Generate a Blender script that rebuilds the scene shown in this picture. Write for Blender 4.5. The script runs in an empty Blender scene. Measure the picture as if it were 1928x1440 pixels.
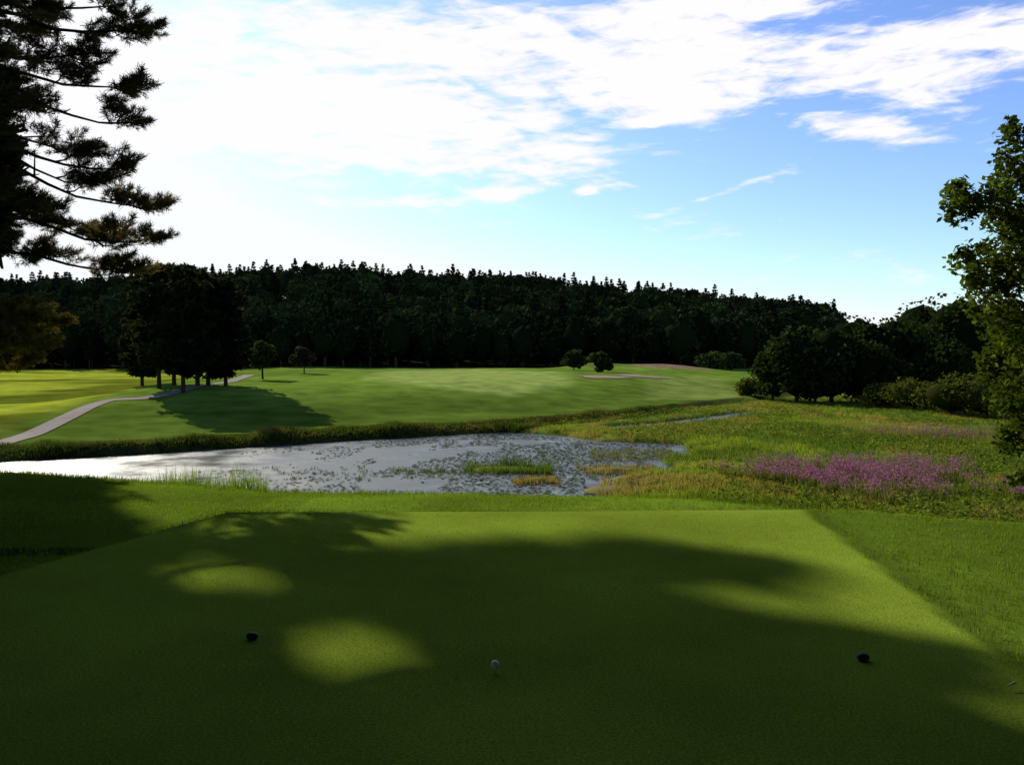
import bpy, math, numpy as np
from mathutils import Vector
R = np.random.default_rng(7)
scene = bpy.context.scene
# ------------------------------------------------------------------ camera model
F0 = 1637.0; EYE = 1.6; TH = math.atan(70/F0)
def ray(px, py):
    u = (px-964)/F0; v = (720-py)/F0
    return u, math.cos(TH)+v*math.sin(TH), -math.sin(TH)+v*math.cos(TH)
def gp(px, py, z=0.0):
    a, b, c = ray(px, py); t = (z-EYE)/c
    return np.array([a*t, b*t, z])
def dp(px, py, Y):
    a, b, c = ray(px, py); t = Y/b
    return np.array([a*t, Y, EYE+c*t])
def proj(P):
    P = np.atleast_2d(P); X = P[:, 0]; Y = P[:, 1]; Z = P[:, 2]-EYE
    f = Y*math.cos(TH)-Z*math.sin(TH); u = Y*math.sin(TH)+Z*math.cos(TH)
    f = np.where(np.abs(f) < 1e-3, 1e-3, f)
    return 964+F0*X/f, 720-F0*u/f, f
SUN_AZ = math.radians(-34); SUN_EL = math.radians(26)
SD = np.array([math.sin(SUN_AZ)*math.cos(SUN_EL), math.cos(SUN_AZ)*math.cos(SUN_EL), math.sin(SUN_EL)])

def S(t):
    t = np.clip(t, 0, 1); return t*t*(3-2*t)
_tab = np.random.default_rng(3).random((256, 256))
def vn(x, y, s, o=0):
    x = np.asarray(x, float)/s+o*17.3+500; y = np.asarray(y, float)/s+o*9.1+500
    xi = np.floor(x).astype(int); yi = np.floor(y).astype(int)
    fx = x-xi; fy = y-yi; fx = fx*fx*(3-2*fx); fy = fy*fy*(3-2*fy)
    a = _tab[xi % 256, yi % 256]; b = _tab[(xi+1) % 256, yi % 256]
    c = _tab[xi % 256, (yi+1) % 256]; d = _tab[(xi+1) % 256, (yi+1) % 256]
    return (a*(1-fx)+b*fx)*(1-fy)+(c*(1-fx)+d*fx)*fy
def fbm(x, y, s, o=0):
    return (vn(x, y, s, o)+.5*vn(x, y, s/2.1, o+1)+.25*vn(x, y, s/4.3, o+2))/1.75
def inpoly(x, y, poly):
    x = np.asarray(x, float); y = np.asarray(y, float); c = np.zeros(x.shape, bool)
    n = len(poly); j = n-1
    for i in range(n):
        xi, yi = poly[i][0], poly[i][1]; xj, yj = poly[j][0], poly[j][1]
        if yi != yj:
            c ^= ((yi > y) != (yj > y)) & (x < (xj-xi)*(y-yi)/(yj-yi)+xi)
        j = i
    return c
def pdist(x, y, poly, closed=True):
    x = np.asarray(x, float); y = np.asarray(y, float); d = np.full(x.shape, 1e9)
    n = len(poly)
    for i in range(n if closed else n-1):
        ax, ay = poly[i][0], poly[i][1]; bx, by = poly[(i+1) % n][0], poly[(i+1) % n][1]
        L = (bx-ax)**2+(by-ay)**2+1e-9
        t = np.clip(((x-ax)*(bx-ax)+(y-ay)*(by-ay))/L, 0, 1)
        d = np.minimum(d, np.hypot(x-ax-t*(bx-ax), y-ay-t*(by-ay)))
    return d
def sdist(x, y, poly):
    d = pdist(x, y, poly); return np.where(inpoly(x, y, poly), -d, d)

# ------------------------------------------------------------------ terrain
WZ = -4.0
pond = [tuple(gp(a, b, WZ)[:2]) for a, b in [(-60, 876), (100, 866), (250, 858), (450, 845), (700, 829), (850, 821), (950, 815), (1050, 822), (1120, 833), (1270, 838), (1280, 856), (1215, 868), (1250, 882), (1165, 895), (1130, 908), (1215, 922), (1110, 940), (960, 990)]]
pond += [(-6, 26), (-16, 28), (-26, 33), (-45, 36), (-70, 25), (-72, 32), (-40, 42)]
channel = [tuple(gp(a, b, WZ)[:2]) for a, b in [(1150, 805), (1260, 797), (1380, 781), (1410, 777), (1415, 780), (1340, 791), (1220, 803), (1160, 809)]]
bankx = [-200, -80, -45, -24.6, -20, -14.8, -8.2, -3.7, -.5, 4, 12, 23.5, 40, 120]
banky = [0, 20, 36, 41.5, 43.5, 47.3, 51.5, 54, 56, 60, 69, 84, 105, 150]
def teeed(x, y):
    xr = 2.3+(y-2)*0.081; xl = -2.7-(8.3-y)*0.38
    return x-xr, y-(8.35+0.03*x), xl-x
def H(x, y):
    x = np.asarray(x, float); y = np.asarray(y, float)
    dr, df, dl = teeed(x, y)
    n = -0.42*np.maximum(np.maximum(S(df/.55), S(dl/.6)), .45*S(dr/2.4))
    n = n+.05*(fbm(x, y, 2.2)-.5)*S(np.maximum(np.maximum(df, dl), dr)/1.0)
    n = n+.10*S((df-.9)/.9)*(1-S((df-2.4)/1.2))*(x > -3.0)
    yc = np.interp(x, [-60, -30, -8.2, -3.7, -.5, 2.2, 3.6, 5.4, 9, 14, 40], [26, 18, 13.9, 11.9, 11.7, 10.9, 10, 9.1, 6, -3, -40])
    t = S((y-yc+.5)/10.0)
    low = -3.78+.16*(fbm(x, y, 6, 4)-.5)
    sp = np.minimum(sdist(x, y, pond), sdist(x, y, channel))
    B = np.interp(x, bankx, banky)
    e = y-B
    hump = .45+1.15*S((x+44+(y-90)*.15)/14)*(1-S((x-14)/26))
    far = .33*S(e/2.0)+hump*S((e-3)/32)+.75*(fbm(x, y, 22, 7)-.5)*S(e/10)
    far = far-0.7*S((y-115)/60)*hump
    far = far+1.1*np.exp(-((x-25)/9)**2-((y-142)/9)**2)+.8*np.exp(-((x-13)/5)**2-((y-138)/6)**2)
    low = low+far
    low = np.where(sp < 1.2, low-1.0*S((1.2-sp)/2.0)*1.15, low)
    z = n*(1-t)+low*t
    r = x/np.maximum(y, 1)
    hr = np.interp(r, [-1.6, -1, -.6, -.45, -.31, -.22, .02, .2, .3, .36, .42, 2], [10, 14, 16, 18, 21.5, 23, 18, 12, 8, 5, -3, -3])
    z = z+(hr+3)*S((y-195)/200)
    return z
def axis(lo, hi, a, b, st, g):
    m = list(np.arange(a, b+1e-6, st)); s = st; v = b
    up = []
    while v < hi: s *= g; v += s; up.append(v)
    s = st*1.2; v = a; dn = []
    g2 = max(g, 1.035)
    while v > lo: s *= g2; v -= s; dn.append(v)
    return np.array(dn[::-1]+m+up)
xs = axis(-1600, 1600, -6, 6, .08, 1.03)
ys = axis(-300, 1800, 1.5, 12, .08, 1.0125)
GX, GY = np.meshgrid(xs, ys)
GZ = H(GX, GY)
def grid_faces(ny, nx):
    i = np.arange(ny-1)[:, None]*nx+np.arange(nx-1)[None, :]
    return np.stack([i, i+1, i+nx+1, i+nx], -1).reshape(-1, 4)

# ------------------------------------------------------------------ mesh builder
class MB:
    def __init__(s): s.V = []; s.F = []; s.M = []; s.C = []; s.n = 0
    def add(s, V, F, mat=0, col=(.1, .1, .1)):
        V = np.asarray(V, np.float32); F = np.asarray(F, np.int64)
        c = np.asarray(col, np.float32)
        if c.ndim == 1: c = np.tile(c[None, :3], (len(V), 1))
        s.V.append(V); s.F.append(F+s.n); s.M.append(np.full(len(F), mat, np.int32) if np.isscalar(mat) else mat)
        s.C.append(c[:, :3]); s.n += len(V)
    def arrays(s):
        return np.concatenate(s.V), np.concatenate(s.F), np.concatenate(s.M), np.concatenate(s.C)
    def build(s, name, mats, smooth=False, parent=None):
        V, F, M, C = s.arrays()
        V = np.nan_to_num(V)
        me = bpy.data.meshes.new(name)
        me.vertices.add(len(V)); me.vertices.foreach_set("co", V.ravel())
        me.loops.add(F.size); me.loops.foreach_set("vertex_index", F.ravel().astype(np.int32))
        me.polygons.add(len(F)); me.polygons.foreach_set("loop_start", np.arange(0, F.size, 4, dtype=np.int32))
        me.polygons.foreach_set("material_index", M.astype(np.int32))
        if smooth: me.polygons.foreach_set("use_smooth", np.ones(len(F), bool))
        a = me.color_attributes.new("col", 'FLOAT_COLOR', 'POINT')
        a.data.foreach_set("color", np.concatenate([C, np.ones((len(C), 1), np.float32)], 1).ravel().astype(np.float32))
        me.update(calc_edges=True); me.validate()
        for m in mats: me.materials.append(m)
        o = bpy.data.objects.new(name, me); scene.collection.objects.link(o)
        if parent: o.parent = parent
        return o
def tube(P, rad, n=6):
    P = np.asarray(P, float); V = []
    for i in range(len(P)):
        t = P[min(i+1, len(P)-1)]-P[max(i-1, 0)]; t = t/(np.linalg.norm(t)+1e-9)
        a = np.cross(t, [0, 0, 1.]) if abs(t[2]) < .9 else np.cross(t, [1., 0, 0])
        a /= (np.linalg.norm(a)+1e-9); b = np.cross(t, a)
        for k in range(n):
            an = 2*math.pi*k/n; V.append(P[i]+rad[i]*(math.cos(an)*a+math.sin(an)*b))
    Fs = []
    for i in range(len(P)-1):
        for k in range(n):
            Fs.append([i*n+k, i*n+(k+1) % n, (i+1)*n+(k+1) % n, (i+1)*n+k])
    return np.array(V), np.array(Fs)
def leaves(C, size, aspect=.6, flat=0., rng=R):
    C = np.asarray(C, float); N = len(C); size = np.broadcast_to(size, (N,))
    n = rng.normal(size=(N, 3)); n[:, 2] += flat*np.sign(n[:, 2]+1e-6)*2; n /= np.linalg.norm(n, axis=1)[:, None]
    u = np.cross(n, rng.normal(size=(N, 3))); u /= np.linalg.norm(u, axis=1)[:, None]
    v = np.cross(n, u); s = size[:, None]
    V = np.stack([C+u*s, C+v*s*aspect, C-u*s, C-v*s*aspect], 1).reshape(-1, 3)
    return V, np.arange(4*N).reshape(N, 4)
def sph(N, rng=R):
    d = rng.normal(size=(N, 3)); return d/np.linalg.norm(d, axis=1)[:, None]
def jit(col, N, amt=.3, rng=R):
    c = np.asarray(col)[None]*(1+amt*rng.uniform(-1, 1, (N, 1)))*(1+.12*rng.uniform(-1, 1, (N, 3)))
    return np.repeat(c, 4, 0)
BARK = (.05, .035, .025)
def core(c, rad, rng=R, n=10, m=7):
    th = np.linspace(0, 2*np.pi, n, endpoint=False); ph = np.linspace(.05, np.pi-.05, m)
    T, Pp = np.meshgrid(th, ph); k = 1+.15*rng.uniform(-1, 1, T.shape)
    V = np.stack([np.sin(Pp)*np.cos(T)*rad[0]*k, np.sin(Pp)*np.sin(T)*rad[1]*k, np.cos(Pp)*rad[2]*k], -1).reshape(-1, 3)+c
    Fs = [[i*n+j, i*n+(j+1) % n, (i+1)*n+(j+1) % n, (i+1)*n+j] for i in range(m-1) for j in range(n)]
    return V, np.array(Fs)
def decid(Ht, Rr, K, per, ls, col, seed, low=.22, trunk=True, cr=.42, cf=.66):
    rng = np.random.default_rng(seed); b = MB(); zc = Ht*(low+1)/2; rz = Ht*(1-low)/2
    d = sph(K, rng)*(rng.uniform(.45, .8, (K, 1)))
    d[:, 2] = d[:, 2]*.95
    cc = d*[Rr, Rr, rz]+[0, 0, zc]
    cc = np.vstack([cc, [[0, 0, zc]], [[0, 0, zc+rz*.5]]])
    for c in cc:
        r = Rr*cr*rng.uniform(.75, 1.2)
        r3 = np.array([r, r, min(r*.8, rz*.6)])
        P = c+sph(per, rng)*r3*rng.uniform(.72, 1.12, (per, 1))
        V, Fq = leaves(P, ls*rng.uniform(.6, 1.2, per), .7, .15, rng)
        b.add(V, Fq, 0, jit(np.array(col)*rng.uniform(.7, 1.3), per, .35, rng))
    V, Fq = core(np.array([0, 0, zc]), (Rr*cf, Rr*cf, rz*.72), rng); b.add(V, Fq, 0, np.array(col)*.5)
    if trunk:
        V, Fq = tube([[0, 0, -.6], [0.05, 0, Ht*.3], [0, .1, Ht*.7]], [Ht*.03, Ht*.022, Ht*.008]); b.add(V, Fq, 1, BARK)
        for k in range(5):
            e = cc[rng.integers(len(cc))]; V, Fq = tube([[0, 0, Ht*rng.uniform(.2, .4)], e*.6+np.array([0, 0, Ht*.15]), e], [Ht*.012, Ht*.008, .02], 5); b.add(V, Fq, 1, BARK)
    return b.arrays()
def pine_mid(Ht, Rr, per, ls, col, seed, low=.2, whorl=16, topw=.2, pw=.8, tip=True, nb0=6):
    rng = np.random.default_rng(seed); b = MB()
    for i in range(whorl):
        f = min(max((i+rng.uniform(-.2, .2))/(whorl-1), 0), 1); z = Ht*(low+(1-low)*f*.97)
        L0 = Rr*(topw+(1-topw)*(1-f)**pw)*min(1, .55+f*3)
        nb = nb0 if f < .85 else 4
        for k in range(nb):
            a = rng.uniform(0, 2*np.pi); L = L0*rng.uniform(.6, 1.15)
            t = rng.uniform(.1, 1, per)**.7
            w = .20*L*(1.1-t)+.12
            px = t*L; P = np.stack([px, rng.normal(size=per)*w, .1*L*t*t-.12*L*t+rng.normal(size=per)*.06*Ht/12*2+L*.1*t], -1)
            c, s = math.cos(a), math.sin(a)
            P = np.stack([P[:, 0]*c-P[:, 1]*s, P[:, 0]*s+P[:, 1]*c, P[:, 2]+z], -1)
            V, Fq = leaves(P, ls*rng.uniform(.6, 1.25, per), .45, .2, rng)
            b.add(V, Fq, 0, jit(np.array(col)*rng.uniform(.7, 1.25), per, .3, rng))
    if tip:
        tp = np.array([[0, 0, Ht*rng.uniform(.94, 1.0)]])+rng.normal(size=(10, 3))*[.1, .1, Ht*.02]
        V, Fq = leaves(tp, ls*.8, .35, 0, rng); b.add(V, Fq, 0, jit(col, 10, .2, rng))
    V, Fq = tube([[0, 0, -.6], [0, .05, Ht*.5], [0, 0, Ht*.93]], [Ht*.02, Ht*.013, .02]); b.add(V, Fq, 1, BARK)
    return b.arrays()
def put(b, tpl, pos, s=1., sz=None, rot=0., cm=1.):
    V, Fq, M, C = tpl; c, sn = math.cos(rot), math.sin(rot); sz = s if sz is None else sz
    W = np.stack([(V[:, 0]*c-V[:, 1]*sn)*s+pos[0], (V[:, 0]*sn+V[:, 1]*c)*s+pos[1], V[:, 2]*sz+pos[2]], -1)
    b.V.append(W.astype(np.float32)); b.F.append(Fq+b.n); b.M.append(M); b.C.append((C*np.asarray(cm)).astype(np.float32)); b.n += len(V)

# ------------------------------------------------------------------ materials
def newmat(name):
    m = bpy.data.materials.new(name); m.use_nodes = True; nt = m.node_tree; nt.nodes.clear()
    out = nt.nodes.new('ShaderNodeOutputMaterial'); return m, nt, out
def attr_mat(name, transl=.35, tcol=(1.25, 1.3, .6), gloss=0.0, nscale=None, namt=.3):
    m, nt, out = newmat(name); N = nt.nodes.new; L = nt.links.new
    at = N('ShaderNodeAttribute'); at.attribute_name = "col"; src = at.outputs['Color']
    if nscale:
        ge = N('ShaderNodeNewGeometry'); no = N('ShaderNodeTexNoise'); no.inputs['Scale'].default_value = nscale; no.inputs['Detail'].default_value = 1
        L(ge.outputs['Position'], no.inputs['Vector'])
        mr = N('ShaderNodeMapRange'); mr.inputs['From Min'].default_value = .3; mr.inputs['From Max'].default_value = .7
        mr.inputs['To Min'].default_value = 1-namt; mr.inputs['To Max'].default_value = 1+namt; L(no.outputs['Fac'], mr.inputs['Value'])
        mx = N('ShaderNodeVectorMath'); mx.operation = 'SCALE'; L(at.outputs['Color'], mx.inputs[0]); L(mr.outputs['Result'], mx.inputs['Scale']); src = mx.outputs[0]
    d = N('ShaderNodeBsdfDiffuse'); L(src, d.inputs['Color']); last = d
    if transl > 0:
        t = N('ShaderNodeBsdfTranslucent'); m2 = N('ShaderNodeVectorMath'); m2.operation = 'MULTIPLY'; m2.inputs[1].default_value = tcol
        L(src, m2.inputs[0]); L(m2.outputs[0], t.inputs['Color'])
        ms = N('ShaderNodeMixShader'); ms.inputs[0].default_value = transl; L(d.outputs[0], ms.inputs[1]); L(t.outputs[0], ms.inputs[2]); last = ms
    if gloss > 0:
        g = N('ShaderNodeBsdfGlossy'); g.inputs['Roughness'].default_value = .35; g.inputs['Color'].default_value = (.8, .8, .8, 1)
        ms = N('ShaderNodeMixShader'); ms.inputs[0].default_value = gloss; L(last.outputs[0], ms.inputs[1]); L(g.outputs[0], ms.inputs[2]); last = ms
    L(last.outputs[0], out.inputs['Surface']); return m
M_leaf = attr_mat("leaf_foliage", .4)
M_need = attr_mat("pine_needles", .45, (1.4, 1.15, .7))
M_for = attr_mat("forest_foliage", 0, nscale=.05, namt=.25)
M_grass = attr_mat("grass_blades", .5)
M_flower = attr_mat("loosestrife_petals", .4, (1.1, .9, 1.1))
M_bark = attr_mat("bark", 0, nscale=12, namt=.5)
# ground
mg, nt, out = newmat("grass_ground"); N = nt.nodes.new; L = nt.links.new
at = N('ShaderNodeAttribute'); at.attribute_name = "col"; ge = N('ShaderNodeNewGeometry')
def nz(sc, det, lo, hi, a=.3, b=.7):
    n = N('ShaderNodeTexNoise'); n.inputs['Scale'].default_value = sc; n.inputs['Detail'].default_value = det; L(ge.outputs['Position'], n.inputs['Vector'])
    r = N('ShaderNodeMapRange'); r.inputs['From Min'].default_value = a; r.inputs['From Max'].default_value = b; r.inputs['To Min'].default_value = lo; r.inputs['To Max'].default_value = hi
    L(n.outputs['Fac'], r.inputs['Value']); return n, r
n1, r1 = nz(.5, 6, .7, 1.3); n3, r3 = nz(75, 3, .62, 1.38)
q = N('ShaderNodeMath'); q.operation = 'MULTIPLY'; L(r1.outputs[0], q.inputs[0]); L(r3.outputs[0], q.inputs[1])
mx = N('ShaderNodeVectorMath'); mx.operation = 'SCALE'; L(at.outputs['Color'], mx.inputs[0]); L(q.outputs[0], mx.inputs['Scale'])
d = N('ShaderNodeBsdfDiffuse'); L(mx.outputs[0], d.inputs['Color'])
bp = N('ShaderNodeBump'); bp.inputs['Strength'].default_value = .3; bp.inputs['Distance'].default_value = .006; L(n3.outputs['Fac'], bp.inputs['Height']); L(bp.outputs[0], d.inputs['Normal'])
L(d.outputs[0], out.inputs['Surface']); M_ground = mg
def simple(name, col, rough=.6, spec=.3, ns=20, amt=.2):
    m, nt, out = newmat(name); N = nt.nodes.new; L = nt.links.new
    b = N('ShaderNodeBsdfPrincipled'); b.inputs['Roughness'].default_value = rough; b.inputs['Specular IOR Level'].default_value = spec
    no = N('ShaderNodeTexNoise'); no.inputs['Scale'].default_value = ns; no.inputs['Detail'].default_value = 4
    g = N('ShaderNodeNewGeometry'); L(g.outputs['Position'], no.inputs['Vector'])
    r = N('ShaderNodeValToRGB'); r.color_ramp.elements[0].position = .3; r.color_ramp.elements[1].position = .7
    r.color_ramp.elements[0].color = [c*(1-amt) for c in col]+[1]; r.color_ramp.elements[1].color = [c*(1+amt) for c in col]+[1]
    L(no.outputs['Fac'], r.inputs[0]); L(r.outputs[0], b.inputs['Base Color']); L(b.outputs[0], out.inputs['Surface']); return m
M_path = simple("cart_path_surface", (.28, .23, .195), .95, .05, 1.5)
M_sand = simple("bunker_sand", (.30, .225, .14), .95, .1, .8)
M_white = simple("ball_white", (.8, .8, .8), .3, .5, 30, .03)
M_dark = simple("marker_dark_paint", (.012, .01, .012), .6, .3, 30, .2)
M_wood = simple("tee_wood", (.6, .5, .35), .6, .3, 60)
# water
mw, nt, out = newmat("pond_water"); N = nt.nodes.new; L = nt.links.new
b = N('ShaderNodeBsdfPrincipled'); b.inputs['Base Color'].default_value = (.05, .052, .05, 1); b.inputs['IOR'].default_value = 1.6
g = N('ShaderNodeNewGeometry'); mp = N('ShaderNodeMapping'); mp.inputs['Scale'].default_value = (1, 1.6, 1); L(g.outputs['Position'], mp.inputs['Vector'])
a1 = N('ShaderNodeTexNoise'); a1.inputs['Scale'].default_value = 2.2; a1.inputs['Detail'].default_value = 5; L(mp.outputs[0], a1.inputs['Vector'])
bp = N('ShaderNodeBump'); bp.inputs['Strength'].default_value = .3; bp.inputs['Distance'].default_value = .06; L(a1.outputs['Fac'], bp.inputs['Height']); L(bp.outputs[0], b.inputs['Normal'])
a2 = N('ShaderNodeTexNoise'); a2.inputs['Scale'].default_value = .5; a2.inputs['Detail'].default_value = 3; L(g.outputs['Position'], a2.inputs['Vector'])
r_ = N('ShaderNodeMapRange'); r_.inputs['From Min'].default_value = .35; r_.inputs['From Max'].default_value = .65; r_.inputs['To Min'].default_value = .26; r_.inputs['To Max'].default_value = .52; L(a2.outputs['Fac'], r_.inputs['Value']); L(r_.outputs[0], b.inputs['Roughness'])
L(b.outputs[0], out.inputs['Surface']); M_water = mw

# ------------------------------------------------------------------ ground colours
X, Y = GX.ravel(), GY.ravel(); Z = GZ.ravel()
dr, df, dl = teeed(X, Y); outd = np.maximum(np.maximum(dr, df), dl)
rough = np.array([.115, .18, .018]); tee = np.array([.215, .295, .032]); marsh = np.array([.185, .215, .033])
col = np.tile(rough[None], (len(X), 1))
def blend(mask, c):
    global col
    m = np.asarray(mask, float)[:, None]; col = col*(1-m)+np.asarray(c)*m
blend((1-S(outd/.06+.5))*(Y > -2), tee)
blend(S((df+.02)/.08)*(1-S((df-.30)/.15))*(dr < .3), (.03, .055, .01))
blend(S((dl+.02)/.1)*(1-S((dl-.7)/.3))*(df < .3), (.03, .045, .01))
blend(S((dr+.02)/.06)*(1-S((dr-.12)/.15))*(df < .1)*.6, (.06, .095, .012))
blend(S((df-.5)/.3)*(X > -2.5)*.6*(1-S((dr-1)/2)), (.17, .26, .025))
B = np.interp(X, bankx, banky); yc = np.interp(X, [-60, -8.2, -.5, 3.6, 9, 14, 40], [26, 13.9, 11.7, 10, 6, -3, -40])
mn = fbm(X, Y, 4, 2); mn2 = fbm(X, Y, 1.6, 9)
lowm = S((Y-yc-2)/3)*(1-S((Y-B)/2))
mc = marsh[None]*(0.55+.9*mn[:, None])*(np.array([1.15, .95, .9])[None]*S((mn2-.4)/.3)[:, None]+np.array([.75, 1, .8])[None]*(1-S((mn2-.4)/.3)[:, None]))
blend(lowm, mc)
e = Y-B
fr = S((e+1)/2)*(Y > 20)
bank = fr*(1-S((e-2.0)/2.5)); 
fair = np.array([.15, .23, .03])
fc = fair[None]*(.64+.72*fbm(X, Y*1.5, 12, 5)[:, None])*(.66+.42*S((e-12)/16))[:, None]  # fairway colour darkened on the slope to paint its shade, lighter at top
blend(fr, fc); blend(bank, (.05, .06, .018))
gpoly = [tuple(gp(a, b_, -2.6)[:2]) for a, b_ in [(720, 712), (900, 706), (1060, 712), (1080, 728), (960, 742), (780, 738), (690, 726)]]
sd = sdist(X, Y, gpoly); blend((1-S(sd/4+.5))*.9, (.31, .38, .09))
g2 = [tuple(gp(a, b_, -3.3)[:2]) for a, b_ in [(1230, 726), (1340, 716), (1420, 745), (1220, 752)]]
blend((1-S(sdist(X, Y, g2)/4+.5))*.7, (.26, .32, .07))
lf = S((-30-X-(Y-60)*.12)/3)*(Y > 38)*(Y < 200); blend(lf*.85, np.array([.29, .32, .025])[None]*(.4+.95*S((fbm(X, Y*2, 14, 3)-.35)/.25)[:, None]))
blend(S((np.exp(-((X-25)/8)**2-((Y-141)/8)**2)-.25)/.35), (.27, .19, .11))
blend(S((np.exp(-((X-13)/4.5)**2-((Y-137)/5)**2)-.35)/.3)*.6, (.12, .09, .04))
tp_ = [gp(a, b_, WZ)[:2] for a, b_ in [(1160, 887), (1010, 907), (1200, 905), (1150, 925)]]
for c, w, h in zip(tp_, (2., 1.0, 1.6, 1.5), (1.0, .8, 1.5, 1.2)):
    dd = np.hypot((X-c[0])/w, (Y-c[1])/h); blend((1-S((dd-.6)/.6))*.8, (.27, .2, .08))
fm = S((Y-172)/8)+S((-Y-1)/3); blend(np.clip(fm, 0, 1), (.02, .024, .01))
def islets(Zf):
    for c, w, h in zip([gp(950, 886, WZ)[:2]]+tp_, (2.4, 1.8, .9, 1.5, 1.5), (1.0, .8, .6, 1.5, 1.2)):
        dd = np.hypot((X-c[0])/w, (Y-c[1])/h); Zf = np.maximum(Zf, np.where(dd < 1.3, -4.25+.42*(1-S((dd-.3)/1.0)), -99))
    return Zf
Z = islets(Z)
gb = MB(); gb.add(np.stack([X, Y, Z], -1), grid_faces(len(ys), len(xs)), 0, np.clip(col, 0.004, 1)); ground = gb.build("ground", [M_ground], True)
wx = np.linspace(-90, 30, 13); wy = np.linspace(16, 80, 9); WX, WY = np.meshgrid(wx, wy)
b = MB(); b.add(np.stack([WX.ravel(), WY.ravel(), np.full(WX.size, WZ)], -1), grid_faces(9, 13), 0); b.build("pond", [M_water])

def ribbon(name, pts, w, mat, off=.04):
    pts = np.array(pts); t = np.linspace(0, len(pts)-1, 90)
    P = np.stack([np.interp(t, range(len(pts)), pts[:, k]) for k in (0, 1)], -1)
    for _ in range(60): P[1:-1] = (P[:-2]+P[1:-1]*2+P[2:])/4
    T = np.gradient(P, axis=0); T /= np.linalg.norm(T, axis=1)[:, None]; Nn = np.stack([-T[:, 1], T[:, 0]], -1)
    rows = []
    for k in np.linspace(-.5, .5, 5):
        Q = P+Nn*w*k; rows.append(np.stack([Q[:, 0], Q[:, 1], H(Q[:, 0], Q[:, 1])+off], -1))
    V = np.stack(rows, 1).reshape(-1, 3); b = MB(); b.add(V, grid_faces(90, 5), 0); return b.build(name, [mat], True)
pp = [(-120, 880), (0, 834), (60, 817), (130, 788), (200, 762), (250, 747), (330, 735), (420, 722), (450, 714), (470, 706)]
def onground(px, py):
    p = gp(px, py, -3.2)
    for _ in range(12): p = gp(px, py, float(H(np.array([p[0]]), np.array([p[1]]))[0]))
    return p
ribbon("cart_path", [onground(a, b_)[:2] for a, b_ in pp], 1.2, M_path)
def patch(name, cx, cy, rx, ry, mat, rot=0, off=.06):
    th = np.linspace(0, 2*np.pi, 32, endpoint=False); V = []
    for f in np.linspace(0.02, 1, 6):
        k = f*(1+.18*np.sin(3*th+1)+.1*np.sin(5*th)); V.append(np.stack([cx+rx*k*np.cos(th), cy+ry*k*np.sin(th)], -1))
    V = np.concatenate(V); z = H(V[:, 0], V[:, 1])+off
    Fs = [[i*32+j, i*32+(j+1) % 32, (i+1)*32+(j+1) % 32, (i+1)*32+j] for i in range(5) for j in range(32)]
    b = MB(); b.add(np.column_stack([V, z]), Fs, 0); return b.build(name, [mat], True)
for (a, b_, rx, ry) in [(1135, 716, 3.0, 3), (1205, 716, 3, 2.5)]:
    c = onground(a, b_); patch("sand_bunker", c[0], c[1], rx, ry, M_sand)

# ------------------------------------------------------------------ distant forest
G1 = (.019, .030, .011); G2 = (.018, .028, .012)
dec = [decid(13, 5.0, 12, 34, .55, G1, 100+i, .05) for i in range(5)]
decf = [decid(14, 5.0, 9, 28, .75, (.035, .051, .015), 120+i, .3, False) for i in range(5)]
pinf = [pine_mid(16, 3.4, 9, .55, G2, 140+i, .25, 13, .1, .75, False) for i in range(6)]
fb = MB()
def hz(x, y): return float(H(np.array([x]), np.array([y]))[0])
for row, (yy, sp_) in enumerate([(182, 5.), (189, 5.5), (197, 6)]):
    x = -170
    while x < 190:
        y = yy+R.uniform(-3, 3)+ (abs(x+20)*.03); r = x/y
        s = R.uniform(.75, 1.15)*(.9 if r < .37 else .75)
        if R.random() < .8: t = dec[R.integers(5)]
        else: t = pinf[R.integers(6)]; s *= .75
        put(fb, t, (x, y, hz(x, y)-.3), s, s*R.uniform(.85, 1.1), R.uniform(0, 6.28), R.uniform(.7, 1.15))
        x += sp_*R.uniform(.7, 1.3)
y = 204.
while y < 415:
    x = -.9*y
    top = S((y-310)/70); stp = 7.0-2.0*top
    while x < .9*y:
        r = x/y; xx = x+R.uniform(-2.5, 2.5); yy = y+R.uniform(-2.5, 2.5)
        if r < .368 or y > 340:
            if R.random() < .18+.55*top: t = pinf[R.integers(6)]; s = R.uniform(.75, 1.05); sh = s*R.uniform(.9, 1.12)
            else: t = decf[R.integers(5)]; s = R.uniform(.75, 1.1); sh = s*(1+.08*top)
            if r > .368: s *= .7; sh *= .7
            cm = R.uniform(.55, 1.35)*np.array([1+R.uniform(-.1, .25), 1, 1])
            put(fb, t, (xx, yy, hz(xx, yy)-.5), s, sh, R.uniform(0, 6.28), cm)
        x += stp
    y += 7.0*(1+.3*(y-204)/200)
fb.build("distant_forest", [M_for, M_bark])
# woodland of unseen trees, added behind and beside the tee to block skylight
wb = MB()
bt = [decid(15, 5.5, 14, 70, .75, (.022, .033, .011), 160+i, .05) for i in range(3)]
for k in range(60):
    a = R.uniform(math.radians(95), math.radians(275)); d_ = R.uniform(8, 20)
    x, y = d_*math.sin(a), d_*math.cos(a)
    if y > -3.5: continue
    s = R.uniform(.9, 1.3); put(wb, bt[k % 3], (x, y-3, hz(x, y)-.2), s, s, R.uniform(0, 6))
for (x, y, s) in [(-10.5, 1.5, .75), (-12.5, 5.5, .8), (-10, -4, .9), (-16, 9, .9), (-19, 14, 1.), (-25, 18, 1.), (-17, 2, 1.2), (-22, 8, 1.2), (10.5, 0, .9), (13, 5, .8), (17, 2, 1.2), (19, 9, 1.)]:
    put(wb, bt[R.integers(3)], (x, y, hz(x, y)-.2), s, s, R.uniform(0, 6))
wb.build("occluder_woodland", [M_for, M_bark])
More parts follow.
